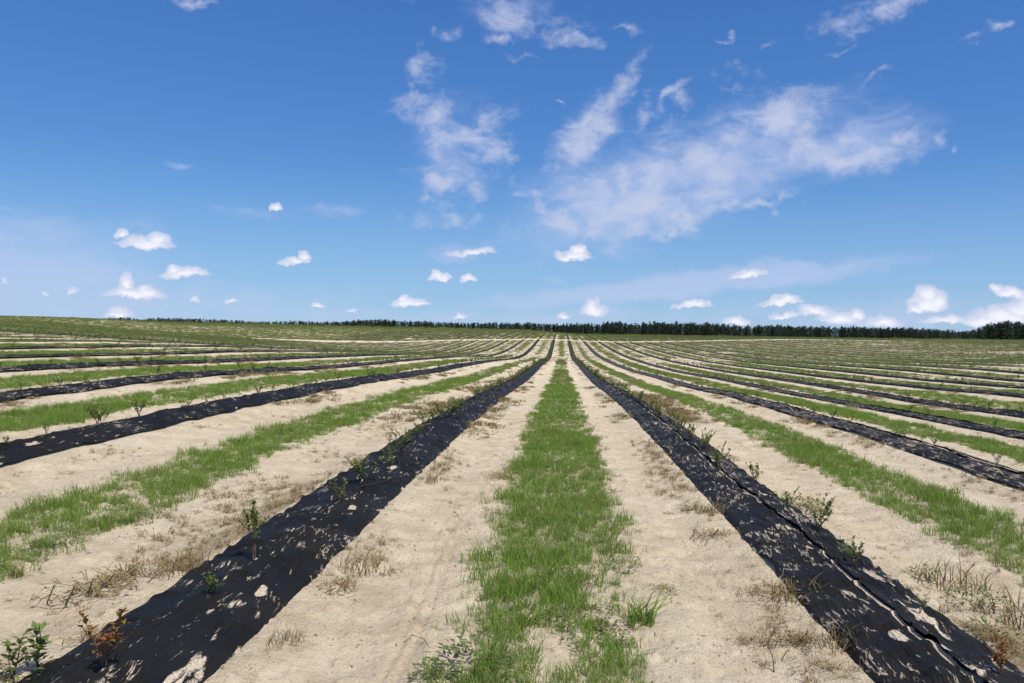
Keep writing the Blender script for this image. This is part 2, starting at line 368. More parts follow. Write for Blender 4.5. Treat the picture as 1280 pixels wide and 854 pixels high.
def fabric_material():
    m, g, b = material('black_woven_fabric')
    geo = g.new('ShaderNodeNewGeometry'); P = geo.outputs['Position']
    X, Y, Z = g.xyz(P)[:3]
    u = g.math('ADD', X, g.math('MULTIPLY', g.math('MULTIPLY', X, Y), -0.006))
    st1 = g.noise(g.comb(g.math('MULTIPLY', u, 5.2), Y, 0.0), 4.6, 5, 0.62, 0.35)
    st2 = g.noise(g.comb(g.math('MULTIPLY', X, 6.5), g.math('MULTIPLY', Y, 0.9), 3.0), 2.6, 4, 0.55, 0.15)
    line = g.math('ABSOLUTE', g.math('SUBTRACT', st2, 0.5))
    lm = g.noise(g.comb(g.math('MULTIPLY', X, 2.0), Y, 11.0), 4.2, 4, 0.65)
    reg = g.math('ADD', g.noise(g.comb(X, Y, 7.0), 1.3, 3, 0.6), g.attr('dust_glare'))
    dust = g.noise(g.comb(X, Y, 1.0), 70, 5, 0.75)
    a = g.math('ADD', st1, g.math('MULTIPLY', g.math('SUBTRACT', reg, 0.5), 0.30))
    s1 = g.ramp(a, 0.62, 0.71)
    s2 = g.math('MULTIPLY', g.ramp(line, 0.024, 0.0), g.ramp(g.math('ADD', lm, g.math('MULTIPLY', g.math('SUBTRACT', reg, 0.5), 0.6)), 0.54, 0.62))
    sand = g.attr('sand')
    s3 = g.ramp(g.math('ADD', sand, g.math('ADD', g.math('MULTIPLY', g.math('SUBTRACT', st1, 0.5), 2.4), g.math('MULTIPLY', g.math('SUBTRACT', dust, 0.5), 0.7))), 0.46, 0.80)
    s4 = g.ramp(g.math('ADD', dust, g.math('MULTIPLY', g.math('SUBTRACT', reg, .5), .3)), 0.66, 0.76, 0, 0.35)
    s = g.math('MAXIMUM', g.math('MULTIPLY', g.math('MAXIMUM', s1, s2), g.ramp(dust, 0.36, 0.55, 0.35, 1.0)), g.math('MAXIMUM', s3, s4))  # pale streaks: sand dust, and glare off the wrinkles painted into the colour
    blk = g.mix(g.ramp(reg, 0.3, 0.7), (0.0075, 0.0070, 0.0066, 1), (0.015, 0.014, 0.013, 1))
    col = g.mix(s, blk, g.mix(g.ramp(dust, 0.3, 0.7), (0.30, 0.24, 0.17, 1), (0.60, 0.52, 0.42, 1)))
    g.link(col, b.inputs['Base Color'])
    g.link(g.ramp(s, 0, 1, 0.60, 0.95), b.inputs['Roughness'])
    b.inputs['Specular IOR Level'].default_value = 0.13
    bp = g.new('ShaderNodeBump'); bp.inputs['Strength'].default_value = 0.55; bp.inputs['Distance'].default_value = 0.014
    g.link(g.math('ADD', g.math('MULTIPLY', g.ramp(line, 0.07, 0.0), 0.9), g.math('ADD', g.math('MULTIPLY', dust, 0.12), st1)), bp.inputs['Height']); g.link(bp.outputs[0], b.inputs['Normal'])
    return m

def leaf_material(name, c1, c2, c3, trans=0.35, rough=0.6, patch=None):
    m, g, b = material(name)
    oi = g.new('ShaderNodeObjectInfo').outputs['Random']
    ti = g.attr('tint')
    c = g.mix(ti, c1, c2)
    c = g.mix(g.math('MULTIPLY', oi, 0.75), c, c3)
    if patch:
        pos = g.new('ShaderNodeNewGeometry').outputs['Position']
        c = g.mix(g.ramp(g.noise(pos, 1.7, 4, 0.65), 0.45, 0.68, 0, 0.6), c, patch)
        c = g.mix(g.ramp(g.math('ADD', g.noise(pos, 0.5, 3, 0.6), g.math('MULTIPLY', g.math('SUBTRACT', oi, 0.5), 0.5)), 0.56, 0.74, 0, 0.42), c, (0.30, 0.24, 0.11, 1))
    g.link(c, b.inputs['Base Color']); b.inputs['Roughness'].default_value = rough
    b.inputs['Specular IOR Level'].default_value = 0.25
    tr = g.new('ShaderNodeBsdfTranslucent'); g.link(c, tr.inputs[0])
    mx = g.new('ShaderNodeMixShader'); mx.inputs[0].default_value = trans
    g.link(b.outputs[0], mx.inputs[1]); g.link(tr.outputs[0], mx.inputs[2])
    g.link(mx.outputs[0], m.node_tree.nodes['Material Output'].inputs[0])
    return m
def plain(name, c, rough=0.8, spec=0.3, var=0.25, scale=20):
    m, g, b = material(name)
    tc = g.new('ShaderNodeTexCoord').outputs['Object']
    n = g.noise(tc, scale, 4, 0.6)
    lo = tuple(k * (1 - var) for k in c[:3]) + (1,); hi = tuple(min(1, k * (1 + var)) for k in c[:3]) + (1,)
    g.link(g.mix(n, lo, hi), b.inputs['Base Color']); b.inputs['Roughness'].default_value = rough
    b.inputs['Specular IOR Level'].default_value = spec
    return m

M_soil = ground_material(); M_fab = fabric_material()
M_grass = leaf_material('meadow_grass_blades', (0.115, 0.225, 0.030, 1), (0.31, 0.41, 0.085, 1), (0.19, 0.32, 0.042, 1), 0.45, 0.6, (0.26, 0.36, 0.07, 1))
M_sward = leaf_material('distant_sward_blades', (0.105, 0.165, 0.038, 1), (0.27, 0.31, 0.095, 1), (0.17, 0.22, 0.055, 1), 0.4, 0.7, (0.24, 0.26, 0.09, 1))
M_weed = leaf_material('weed_leaves', (0.085, 0.135, 0.042, 1), (0.18, 0.21, 0.075, 1), (0.20, 0.19, 0.07, 1), 0.38)
M_shrub = leaf_material('shrub_leaves', (0.095, 0.140, 0.040, 1), (0.23, 0.29, 0.070, 1), (0.15, 0.19, 0.05, 1), 0.42, 0.5)
M_red = leaf_material('reddish_shrub_leaves', (0.27, 0.065, 0.030, 1), (0.22, 0.17, 0.030, 1), (0.24, 0.11, 0.035, 1), 0.35, 0.5)
M_dry = leaf_material('dry_stalks', (0.17, 0.115, 0.055, 1), (0.34, 0.25, 0.13, 1), (0.20, 0.16, 0.065, 1), 0.15, 0.9)
M_stem = plain('woody_stem', (0.13, 0.085, 0.055), 0.85, 0.2)
M_hose = plain('black_rubber_hose', (0.016, 0.016, 0.018), 0.6, 0.2)
M_needle = leaf_material('pine_needles', (0.026, 0.044, 0.028, 1), (0.050, 0.072, 0.036, 1), (0.022, 0.040, 0.032, 1), 0.15, 0.7)
M_bark = plain('pine_bark', (0.10, 0.065, 0.045), 0.9, 0.1)
M_petal = plain('white_petals', (0.75, 0.75, 0.68), 0.7, 0.2, 0.05)
M_sand = plain('pale_sand', (0.55, 0.44, 0.32), 0.95, 0.1, 0.15, 6)

# ------------------------------------------------------------------ coverage maps
def veg_cover(x, y):
    """share of the ground under grass, 0..1"""
    tt = np.abs(grow(x, y)); k = np.round((x - XS0 - SP / 2) / SP)
    w = np.where(k == 0, .47, np.where(np.abs(k) == 1, .43, np.where(k < 0, .66, .70)))
    w = w + np.where(k > 3, np.clip((k - 3) * .09, 0, .60), 0) + np.where(k < -3, np.clip((-k - 3) * .10, 0, .5), 0)
    w = w + .28 * (fbm(x * .5, y * .45, 70, 3) - .5) + .30 * (fbm(x * 3, y * 3, 73, 2) - .5) * sst(60, 10, y)
    c = sst(w + .16, w - .12, tt)
    # sandy bare patches that open the sward
    bare = sst(.56, .68, fbm(x * .09 + 3, y * .05, 80, 3)) * sst(28, 60, y)
    c = c * (1 - .75 * bare)
    # the strip by the camera is thin, with sand in gaps
    gap = sst(.52, .36, fbm(x * 4.6 + .4, y * 1.5, 94, 3))
    c = c * (1 - (.95 * sst(6.2, 4.6, y) * (np.abs(k) <= 0) + .42 * (np.abs(k) == 1) + .30 * (k == 0) * sst(12, 7, y) + .35 * (np.abs(k) > 1)).clip(0, .95) * gap) 
    far_s = .9 * sst(.28, .50, fbm(x * .03, y * .03, 83, 3)) * sst(60, 110, y) * sst(20, 45, np.abs(x + 10))
    c = np.maximum(c, far_s * .9 * (np.abs(srow(x, y)) > .40))
    left_hill = sst(-34, -60, x) * sst(30, 60, y)
    c = np.maximum(c, left_hill * (.55 + .45 * (vnoise(x * .12, y * .12, 6) > .4)) * (np.abs(srow(x, y)) > .3))
    pw_ = 3.7 + 4.5 * np.exp(-((x + 55) / 18) ** 2)
    path = 1 - sst(pw_ + .9, pw_ - .9, np.abs(y - PATH_Y + 1.5 * (vnoise(x * .05, y * 0, 3) - .5))) * sst(-92, -78, x) * (.35 + .65 * sst(.25, .5, vnoise(x * .16, y * .3, 12)) * (x > 30) + .65 * (x <= 30))
    c = c * np.where(y > 150, path, 1)
    c = np.maximum(c, .42 * sst(80, 170, y) * (path if np.ndim(path) else 1) * (np.abs(tt) < 1.45))
    c = np.where(y > 318, .95, c)
    return np.clip(c, 0, 1)
def dry_cover(x, y):
    t = srow(x, y); a = np.abs(t); row = np.round((x - XS0) / SP)
    band = sst(.36, .46, a) * sst(.95, .55, a)
    side = np.where((row == 1) & (t > 0), 1.25, np.where((row == 0) & (t < 0), .9, np.where(row < 0, .8, .55)))
    wide = sst(.36, .46, a) * sst(1.55, .9, a) * (((row == 1) & (t > 0)) + .45 * ((row == 0) & (t < 0)))
    p = sst(.42, .64, fbm(x * .9, y * .55, 101, 3))
    return np.clip(np.maximum(band * side, wide * 1.15) * p, 0, 1) * inrows(y)

# ------------------------------------------------------------------ the ground: one sheet out to the horizon
def build_ground():
    ys = [-6.0]
    while ys[-1] < 3.0: ys.append(ys[-1] + .35 if ys[-1] < 2 else ys[-1] + .05)
    while ys[-1] < 330: ys.append(ys[-1] * 1.0056 if ys[-1] > 3.4 else ys[-1] + .019)
    while ys[-1] < 4200: ys.append(ys[-1] * 1.03)
    ys = np.array(ys); nc = 520
    u = np.linspace(-.80, .68, nc)
    W = np.maximum(ys + 4.0, 5.0) * np.where(ys > 330, 1 + (ys - 330) / 600, 1)
    X = u[None] * W[:, None]; Y = np.repeat(ys[:, None], nc, 1)
    Z = ground(X, Y)
    v = np.stack([X, Y, Z], -1).reshape(-1, 3)
    dry = dry_cover(X, Y).ravel(); veg = veg_cover(X, Y).ravel()
    me = mesh('ground', v, grid_faces(len(ys), nc), M_soil, True, {'dry': dry, 'veg': veg})
    o = link('ground', me); tag(o, kind='structure')
build_ground()

# ------------------------------------------------------------------ black ground-cover strips
def panel_mesh(n, y0, y1, s0, s1, cols, ratio, raise_edge=0, seed=0, step=.02, holes=()):
    ys = [y0]
    while ys[-1] < y1: ys.append(ys[-1] + max(step, abs(ys[-1]) * ratio))
    ys = np.array(ys); ys[-1] = y1
    S = np.linspace(0, 1, cols)[None]
    Yc = ys[:, None]
    a = s0(Yc) if callable(s0) else s0; b = s1(Yc) if callable(s1) else s1
    T = a + (b - a) * S; Y = np.repeat(Yc, cols, 1)
    X = XS0 + n * SP + wig(Y) + T
    near = sst(90, 25, Y)
    H = ground(X, Y, False) + .010 + .0005 * np.clip(Y, 0, 400)
    rid = 1 - np.abs(2 * fbm(X * 7, Y * 1.5, 200 + n, 2) - 1)
    H = H + near * (.020 * rid ** 4 * sst(.46, .36, np.abs(T)) + .035 * (fbm(X * 2.3, Y * 1.3, 210 + n, 3) - .5))
    rid2 = 1 - np.abs(2 * fbm(X * 2.2, Y * 5.5, 230 + n, 2) - 1); H = H + near * .020 * sst(.86, 1, rid2) * sst(.42, .34, np.abs(T))
    outer = np.abs(T); H = H - .055 * sst(.33, .43, outer) * near
    sand = np.zeros_like(X)
    sand = np.maximum(sand, .9 * sst(.05, -.012, .40 + .0 * X - outer) * vnoise(X * 6, Y * 5, 8))
    if raise_edge:                       # free edge that laps over the other panel, lifted in waves
        e = np.abs(T - a) if raise_edge < 0 else np.abs(b - T)
        H = H + (.010 + .022 * vnoise(Yc * 2.6, Yc * 0, seed)) * sst(.10, .0, e) * near + .006
    else:
        dseam = np.abs(T - seam(Yc, n) + .035)
        m = sst(.032, .008, dseam) * (sst(.20, .34, vnoise(Yc * 1.6, Yc * 0 + n, 33)) if n == 0 else sst(.34, .50, vnoise(Yc * 1.6, Yc * 0 + n, 33)))
        sand = np.maximum(sand, m)
    for (hx, hy, hr) in holes:
        q = np.hypot((X - hx) / hr * 1.7, (Y - hy) / (hr * 1.5)) + 2.2 * (fbm(X * 9, Y * 5, 77, 3) - .5)
        sand = np.maximum(sand, sst(1.1, .5, q) * .8)
    v = np.stack([X, Y, H], -1).reshape(-1, 3)
    return mesh('fabric_panel', v, grid_faces(len(ys), cols), M_fab, True, {'sand': sand.ravel(), 'dust_glare': np.full(sand.size, {0: -.03, 1: .07, 2: .17, 3: .12, -1: -.02}.get(n, .06))})
def seam(y, n): return .05 + .07 * (fbm(y * .45, y * 0 + n * 3.3, 300, 3) - .5) * 2
def edge(n, sgn):
    return lambda y: sgn * ((.395 if n in (0, 1) else .35) + .06 * (fbm(y * 1.3, y * 0 + n + sgn * 5, 310, 3) - .5) * 2)
HOLES = {}
def hole(px, py, r):
    x, y, z = at(px, py); n = int(round((x - XS0) / SP)); HOLES.setdefault(n, []).append((x, y, r))
for h_ in [(225,850,.13),(320,708,.07),(300,760,.05),(262,770,.05),(560,560,.07),(492,588,.10),(500,545,.07),(440,640,.06),(350,795,.06),(330,745,.05),
           (955,622,.09),(1030,672,.07),(1092,722,.13),(1150,775,.16),(1215,845,.17),(1010,690,.05),(1120,800,.08),(1060,745,.06),(950,600,.04),
           (40,558,.10),(150,528,.07),(1180,583,.06),(985,665,.05)]: hole(*h_)
row_objs = {}
def vis_y0(n):
    X = XS0 + n * SP
    return max(1.6, (abs(X) / .70 if X < 0 else X / .59) - 3)
for n in range(-21, 31):
    X = XS0 + n * SP; y0 = vis_y0(n); y1 = PATH_Y - 4.5
    if y0 > y1 - 12: continue
    root = link('weed_barrier_strip', None, None, (X, y0, 0)); root.empty_display_size = .2
    tone = 'wrinkled' if n in (0, 1, 2, -1) else 'long'
    lab = {0: 'wide black fabric strip just left of the central grass, smooth and partly raised seam',
           1: 'wide wrinkled black fabric strip just right of the central grass, dusted with sand',
           -1: 'second black fabric strip left of the central grass, bulging over a mound at the edge',
           2: 'second black fabric strip right of the central grass, heavily speckled with sand'}.get(n) or \
          f'{tone} black fabric strip, {nth(1 - n) + " to the left" if n <= 0 else nth(n) + " to the right"} of the central grass, before the cross track'
    tag(root, lab, 'weed barrier', 'black fabric strips along the planted rows')
    def add(me):
        o = link('fabric_panel', me, root, (-X, -y0, 0)); return o
    hol = HOLES.get(n, ())
    if -3 <= n <= 4:
        big = n in (0, 1); cols = 44 if big else 16; rt = .0055 if big else .010
        add(panel_mesh(n, y0, y1, edge(n, -1), lambda y: seam(y, n) + .05, cols, rt, 0, n, .018 if big else .035, hol))
        add(panel_mesh(n, y0, y1, lambda y: seam(y, n) - .03, edge(n, 1), int(cols * .85), rt, -1, n + 40, .018 if big else .035, hol))
    else:
        w = (.30 if n < 8 else .25) if n > 0 else (.30 if n > -6 else .22)
        add(panel_mesh(n, y0, y1, -w, w, 7, .02, 1, n, .12))
for n in range(-16, 26):                      # the same rows beyond the track
    X = XS0 + n * SP
    root = link('weed_barrier_strip', None, None, (X, PATH_Y + 5, 0))
    tag(root, f'far stretch beyond the pale cross track of the {rowname(n)}', 'weed barrier', 'black fabric strips beyond the cross track')
    link('fabric_panel', panel_mesh(n, PATH_Y + 5, 318, -.28, .28, 4, .012, 1, n, 1.0), root, (-X, -PATH_Y - 5, 0))

# ------------------------------------------------------------------ small plant meshes
def blades(rg, nb, rad, h0, h1, w, segs=3, lean=.7):
    V, F, T = [], [], []
    for i in range(nb):
        a = rg.uniform(0, 2 * math.pi); r = rad * math.sqrt(rg.random()); bx, by = r * math.cos(a), r * math.sin(a)
        d = rg.uniform(0, 2 * math.pi); h = rg.uniform(h0, h1); ln = rg.uniform(.15, lean) * h; tw = rg.uniform(0, math.pi)
        px, py = math.cos(tw) * w / 2, math.sin(tw) * w / 2; b0 = len(V); ti = rg.random()
        for s in range(segs):
            t = s / segs; k = (1 - t * .55)
            cx = bx + math.cos(d) * ln * t * t; cy = by + math.sin(d) * ln * t * t; cz = h * t * (1 - .25 * t * lean)
            V += [(cx - px * k, cy - py * k, cz), (cx + px * k, cy + py * k, cz)]; T += [ti * (.3 + .7 * t)] * 2
        V.append((bx + math.cos(d) * ln, by + math.sin(d) * ln, h * (1 - .25 * lean))); T.append(ti)
        for s in range(segs - 1): q = b0 + 2 * s; F.append((q, q + 1, q + 3, q + 2))
        q = b0 + 2 * (segs - 1); F.append((q, q + 1, q + 2))
    return V, F, T
def add_leaf(V, F, T, p, d, up, ln, w, ti):
    d = Vector(d).normalized(); s = d.cross(up)
    if s.length < .01: s = Vector((1, 0, 0))
    s.normalize(); b = len(V); p = Vector(p); nrm = s.cross(d)
    V += [tuple(p), tuple(p + d * ln * .5 + s * w * .5 + nrm * w * .15), tuple(p + d * ln), tuple(p + d * ln * .5 - s * w * .5 + nrm * w * .15)]
    F.append((b, b + 1, b + 2)); F.append((b, b + 2, b + 3)); T += [ti] * 4
def add_tube(V, F, T, pts, r0, r1, k=4, ti=.5):
    b = len(V); n = len(pts)
    for i, p in enumerate(pts):
        p = Vector(p); q = Vector(pts[min(i + 1, n - 1)]) - Vector(pts[max(i - 1, 0)]); q.normalize()
        s = q.orthogonal().normalized(); t2 = q.cross(s); r = r0 + (r1 - r0) * i / (n - 1)
        for j in range(k):
            a = 2 * math.pi * j / k; V.append(tuple(p + (s * math.cos(a) + t2 * math.sin(a)) * r)); T.append(ti)
    for i in range(n - 1):
        for j in range(k): F.append((b + i * k + j, b + i * k + (j + 1) % k, b + (i + 1) * k + (j + 1) % k, b + (i + 1) * k + j))
def shrub_geo(seed, h=.38, stems=5, leaves=24, spread=.55, leaf=.036, bare=.25, lean=(0, 0)):
    """returns stem geometry and foliage geometry of one little shrub"""
    rg = random.Random(seed); SV, SF, ST = [], [], []; V, F, T = [], [], []
    for s in range(stems):
        a = rg.uniform(0, 2 * math.pi); hh = h * rg.uniform(.6, 1.0); sp = spread * hh * rg.uniform(.3, 1)
        dx, dy = math.cos(a) * sp + lean[0] * hh, math.sin(a) * sp + lean[1] * hh
        pts = [Vector((dx * t ** 1.3 + rg.uniform(-.008, .008), dy * t ** 1.3 + rg.uniform(-.008, .008), hh * t * (1 - .12 * t))) for t in [i / 5 for i in range(6)]]
        add_tube(SV, SF, ST, pts, .0035, .0014, 4)
        for tw in range(2):
            t = rg.uniform(.4, .8); i = int(t * 5); p = pts[i]; a2 = rg.uniform(0, 6.28); l2 = hh * .28
            e = p + Vector((math.cos(a2) * l2 * .7, math.sin(a2) * l2 * .7, l2 * .6)); add_tube(SV, SF, ST, [p, (p + e) / 2 + Vector((0, 0, -.006)), e], .0018, .001, 3)
            for j in range(leaves // 4):
                q = p.lerp(e, rg.uniform(.3, 1)); d = Vector((rg.uniform(-1, 1), rg.uniform(-1, 1), rg.uniform(-.1, .9)))
                add_leaf(V, F, T, q, d, Vector((0, 0, 1)), leaf * rg.uniform(.6, 1.1), leaf * .48, rg.random())
        for j in range(leaves):
            t = bare + (1 - bare) * rg.random() ** .8; k = t * 5; i = min(4, int(k)); q = pts[i].lerp(pts[i + 1], k - i)
            d = Vector((rg.uniform(-1, 1), rg.uniform(-1, 1), rg.uniform(-.2, .9)))
            add_leaf(V, F, T, q, d, Vector((0, 0, 1)), leaf * rg.uniform(.6, 1.15), leaf * .5, rg.random())
    return (SV, SF, ST), (V, F, T)
def rosette(rg, n, rad, leaf, h):
    V, F, T = [], [], []
    for i in range(n):
        a = rg.uniform(0, 6.283); r = rad * math.sqrt(rg.random()); z = h * rg.random() * (1 - .5 * r / rad)
        p = (r * math.cos(a), r * math.sin(a), z); d = (math.cos(a) + rg.uniform(-.8, .8), math.sin(a) + rg.uniform(-.8, .8), rg.uniform(-.1, .8))
        add_leaf(V, F, T, p, d, Vector((0, 0, 1)), leaf * rg.uniform(.6, 1.3), leaf * rg.uniform(.3, .5), rg.random())
    return V, F, T
def twigs(rg, n, rad, h, w=.003):
    V, F, T = [], [], []
    for i in range(n):
        a = rg.uniform(0, 6.283); r = rad * rg.random(); p = Vector((r * math.cos(a), r * math.sin(a), 0.0))
        a2 = rg.uniform(0, 6.283); L = rad * rg.uniform(.3, .9); e = p + Vector((math.cos(a2) * L, math.sin(a2) * L, h * rg.random()))
        m = p.lerp(e, .5) + Vector((rg.uniform(-.2, .2) * L, rg.uniform(-.2, .2) * L, h * rg.uniform(.2, .7)))
        s = (e - p).cross(Vector((0, 0, 1))).normalized() * w * .5 + Vector((0, 0, w * .3)); b = len(V); ti = rg.random()
        V += [tuple(p - s), tuple(p + s), tuple(m - s), tuple(m + s), tuple(e)]; T += [ti] * 5
        F += [(b, b + 1, b + 3, b + 2), (b + 2, b + 3, b + 4)]
        if rg.random() < .5: add_leaf(V, F, T, m, (e - p), Vector((0, 0, 1)), .018, .010, ti)
    return V, F, T

def src(name, geo, mat):
    V, F, T = geo
    return bpy.data.objects.new(name, mesh(name, V, F, mat, False, {'tint': T}))
def collect(name, objs):
    c = bpy.data.collections.new(name)
    for o in objs: c.objects.link(o)
    return c
rg = random.Random(77)
K_near = collect('near_tufts', [src('tuft', blades(rg, 15, .042, .045, .125, .0042), M_grass) for _ in range(5)] +
                 [src('tuft', blades(rg, 10, .035, .03, .16, .0036, lean=1.0), M_grass)] + [src('tuft', rosette(rg, 26, .05, .028, .05), M_weed)])
K_mid = collect('middle_tufts', [src('tuft', blades(rg, 20, .085, .06, .14, .008, 2), M_grass) for _ in range(4)] + [src('tuft', rosette(rg, 30, .09, .04, .07), M_weed)])
K_far = collect('far_tufts', [src('tuft', blades(rg, 34, .24, .07, .17, .022, 2), M_grass if _ % 2 else M_sward) for _ in range(4)] + [src('tuft', rosette(rg, 40, .22, .09, .12), M_weed)])
K_vfar = collect('distant_tufts', [src('tuft', blades(rg, 46, .60, .08, .20, .06, 1), M_sward) for _ in range(4)] + [src('tuft', rosette(rg, 60, .6, .16, .16), M_weed)])
K_dry = collect('dry_tufts', [src('dry', twigs(rg, 26, .085, .05), M_dry) for _ in range(4)] + [src('dry', blades(rg, 16, .05, .03, .10, .003, lean=1.2), M_dry),
                src('dry', rosette(rg, 22, .07, .018, .035), M_weed)])
K_dryf = collect('far_dry_tufts', [src('dry', twigs(rg, 34, .20, .10, .012), M_dry) for _ in range(2)] + [src('dry', rosette(rg, 40, .2, .05, .12), M_weed) for _ in range(2)])
K_flower = None

_gn = {}
def scatter_group(coll):
    if coll.name in _gn: return _gn[coll.name]
    t = bpy.data.node_groups.new('scatter_' + coll.name, 'GeometryNodeTree')
    t.interface.new_socket('Geometry', in_out='INPUT', socket_type='NodeSocketGeometry')
    t.interface.new_socket('Geometry', in_out='OUTPUT', socket_type='NodeSocketGeometry')
    i = t.nodes.new('NodeGroupInput'); o = t.nodes.new('NodeGroupOutput')
    ci = t.nodes.new('GeometryNodeCollectionInfo'); ci.inputs['Collection'].default_value = coll
    ci.inputs['Separate Children'].default_value = True; ci.inputs['Reset Children'].default_value = True
    ip = t.nodes.new('GeometryNodeInstanceOnPoints'); ip.inputs['Pick Instance'].default_value = True
    def na(nm, dt):
        n = t.nodes.new('GeometryNodeInputNamedAttribute'); n.data_type = dt; n.inputs['Name'].default_value = nm; return n.outputs['Attribute']
    L = t.links.new
    L(i.outputs[0], ip.inputs['Points']); L(ci.outputs[0], ip.inputs['Instance'])
    L(na('pick', 'INT'), ip.inputs['Instance Index']); L(na('rot', 'FLOAT_VECTOR'), ip.inputs['Rotation']); L(na('size', 'FLOAT_VECTOR'), ip.inputs['Scale'])
    L(ip.outputs[0], o.inputs[0])
    _gn[coll.name] = t; return t
def scatter(name, sets, label, cat, group=None):
    """sets: list of (points, scale, collection, weights); one object holds every set through joined geometry"""
    sets = [s for s in sets if len(s[0])]
    if not sets: return None
    P = np.concatenate([s[0] for s in sets]); me = mesh(name, P, [])
    k = np.concatenate([np.full(len(s[0]), i) for i, s in enumerate(sets)])
    pick = np.concatenate([rng.choice(len(s[2].objects), len(s[0]), p=s[3]) for s in sets])
    sz = np.concatenate([s[1] for s in sets]); sz3 = np.stack([sz, sz, sz * rng.uniform(.75, 1.25, len(sz))], -1)
    rot = np.stack([rng.uniform(-.12, .12, len(sz)), rng.uniform(-.12, .12, len(sz)), rng.uniform(0, 6.283, len(sz))], -1)
    me.attributes.new('pick', 'INT', 'POINT').data.foreach_set('value', pick.astype(np.int32))
    me.attributes.new('lod', 'INT', 'POINT').data.foreach_set('value', k.astype(np.int32))
    me.attributes.new('rot', 'FLOAT_VECTOR', 'POINT').data.foreach_set('vector', rot.astype(np.float32).ravel())
    me.attributes.new('size', 'FLOAT_VECTOR', 'POINT').data.foreach_set('vector', sz3.astype(np.float32).ravel())
    o = link(name, me)
    t = bpy.data.node_groups.new('scatter', 'GeometryNodeTree')
    t.interface.new_socket('Geometry', in_out='INPUT', socket_type='NodeSocketGeometry')
    t.interface.new_socket('Geometry', in_out='OUTPUT', socket_type='NodeSocketGeometry')
    gi = t.nodes.new('NodeGroupInput'); go = t.nodes.new('NodeGroupOutput'); jn = t.nodes.new('GeometryNodeJoinGeometry')
    lod = t.nodes.new('GeometryNodeInputNamedAttribute'); lod.data_type = 'INT'; lod.inputs['Name'].default_value = 'lod'
    for i, s in enumerate(sets):
        gr = t.nodes.new('GeometryNodeGroup'); gr.node_tree = scatter_group(s[2])
        sep = t.nodes.new('GeometryNodeSeparateGeometry'); sep.domain = 'POINT'
        cm = t.nodes.new('FunctionNodeCompare'); cm.data_type = 'INT'; cm.operation = 'EQUAL'
        ints = [q for q in cm.inputs if q.type == 'INT']; t.links.new(lod.outputs['Attribute'], ints[0]); ints[1].default_value = i
        t.links.new(gi.outputs[0], sep.inputs[0]); t.links.new(cm.outputs[0], sep.inputs['Selection'])
        t.links.new(sep.outputs[0], gr.inputs[0]); t.links.new(gr.outputs[0], jn.inputs[0])
    t.links.new(jn.outputs[0], go.inputs[0])
    md = o.modifiers.new('scatter', 'NODES'); md.node_group = t
    return tag(o, label, cat, group, 'stuff')
def sample(x0, x1, y0, y1, dens, cover, extra=.10):
    """random points where `cover` says, only within the field of view (widened a little)"""
    if y1 <= y0: return np.zeros((0, 3))
    n = int((x1 - x0) * (y1 - y0) * dens)
    if n < 1: return np.zeros((0, 3))
    x = rng.uniform(x0, x1, n); y = rng.uniform(y0, y1, n)
    m = (x > -(.68 + extra) * y - 1.5) & (x < (.56 + extra) * y + 1.5)
    x, y = x[m], y[m]
    c = cover(x, y); m = rng.random(len(x)) < c * 1.05
    x, y = x[m], y[m]
    return np.stack([x, y, ground(x, y, True) - .003], -1)

# ------------------------------------------------------------------ grass strips
WN = [.16, .16, .16, .15, .15, .09, .13]; WM = [.23, .23, .23, .22, .09]
def w_near_k(k): return WN
for k in range(-26, 34):                       # k = 0 is the central strip
    xc = XS0 + SP / 2 + k * SP; x0, x1 = xc - SP / 2, xc + SP / 2
    ys = max(1.4, (abs(xc) - 2) / (.70 if xc < 0 else .60))
    if ys > 205: continue
    sets = []
    zones = [(ys, 14, 430, K_near, WN, 1.0), (14, 36, 120, K_mid, WM, .9), (36, 95, 22, K_far, WM, .65), (95, 208, 3.6, K_vfar, WM, .6)]
    for (a, b, dens, kk, ww, sc_) in zones:
        a = max(a, ys)
        p = sample(x0, x1, a, b, dens, veg_cover)
        s = rng.uniform(.45, 1.2, len(p)) * sc_ * (.55 + .8 * fbm(p[:, 0] * 1.9, p[:, 1] * 1.9, 120, 2) if len(p) else 1)
        if kk is K_near and len(p): s = s * 1.12
        sets.append((p, s, kk, ww))
    if k == 0: lab = 'bright green grass strip in the middle, running from the camera to the track'
    elif k < 0: lab = f'{nth(-k)} grass strip to the left of the central grass strip'
    else: lab = f'{nth(k)} grass strip to the right of the central grass strip'
    scatter('grass_strip', sets, lab, 'grass', 'grass strips between the black fabric rows')
p = np.concatenate([sample(-240, 200, 216, 318, 1.0, veg_cover), sample(-101, -60, 206, 216, 3.4, veg_cover), sample(-320, -101, 125, 216, 2.2, veg_cover), sample(-420, 330, 318, 520, .45, veg_cover)])
scatter('distant_grass', [(p, rng.uniform(.8, 1.5, len(p)), K_vfar, WM)], 'low green sward between the rows beyond the cross track', 'grass')

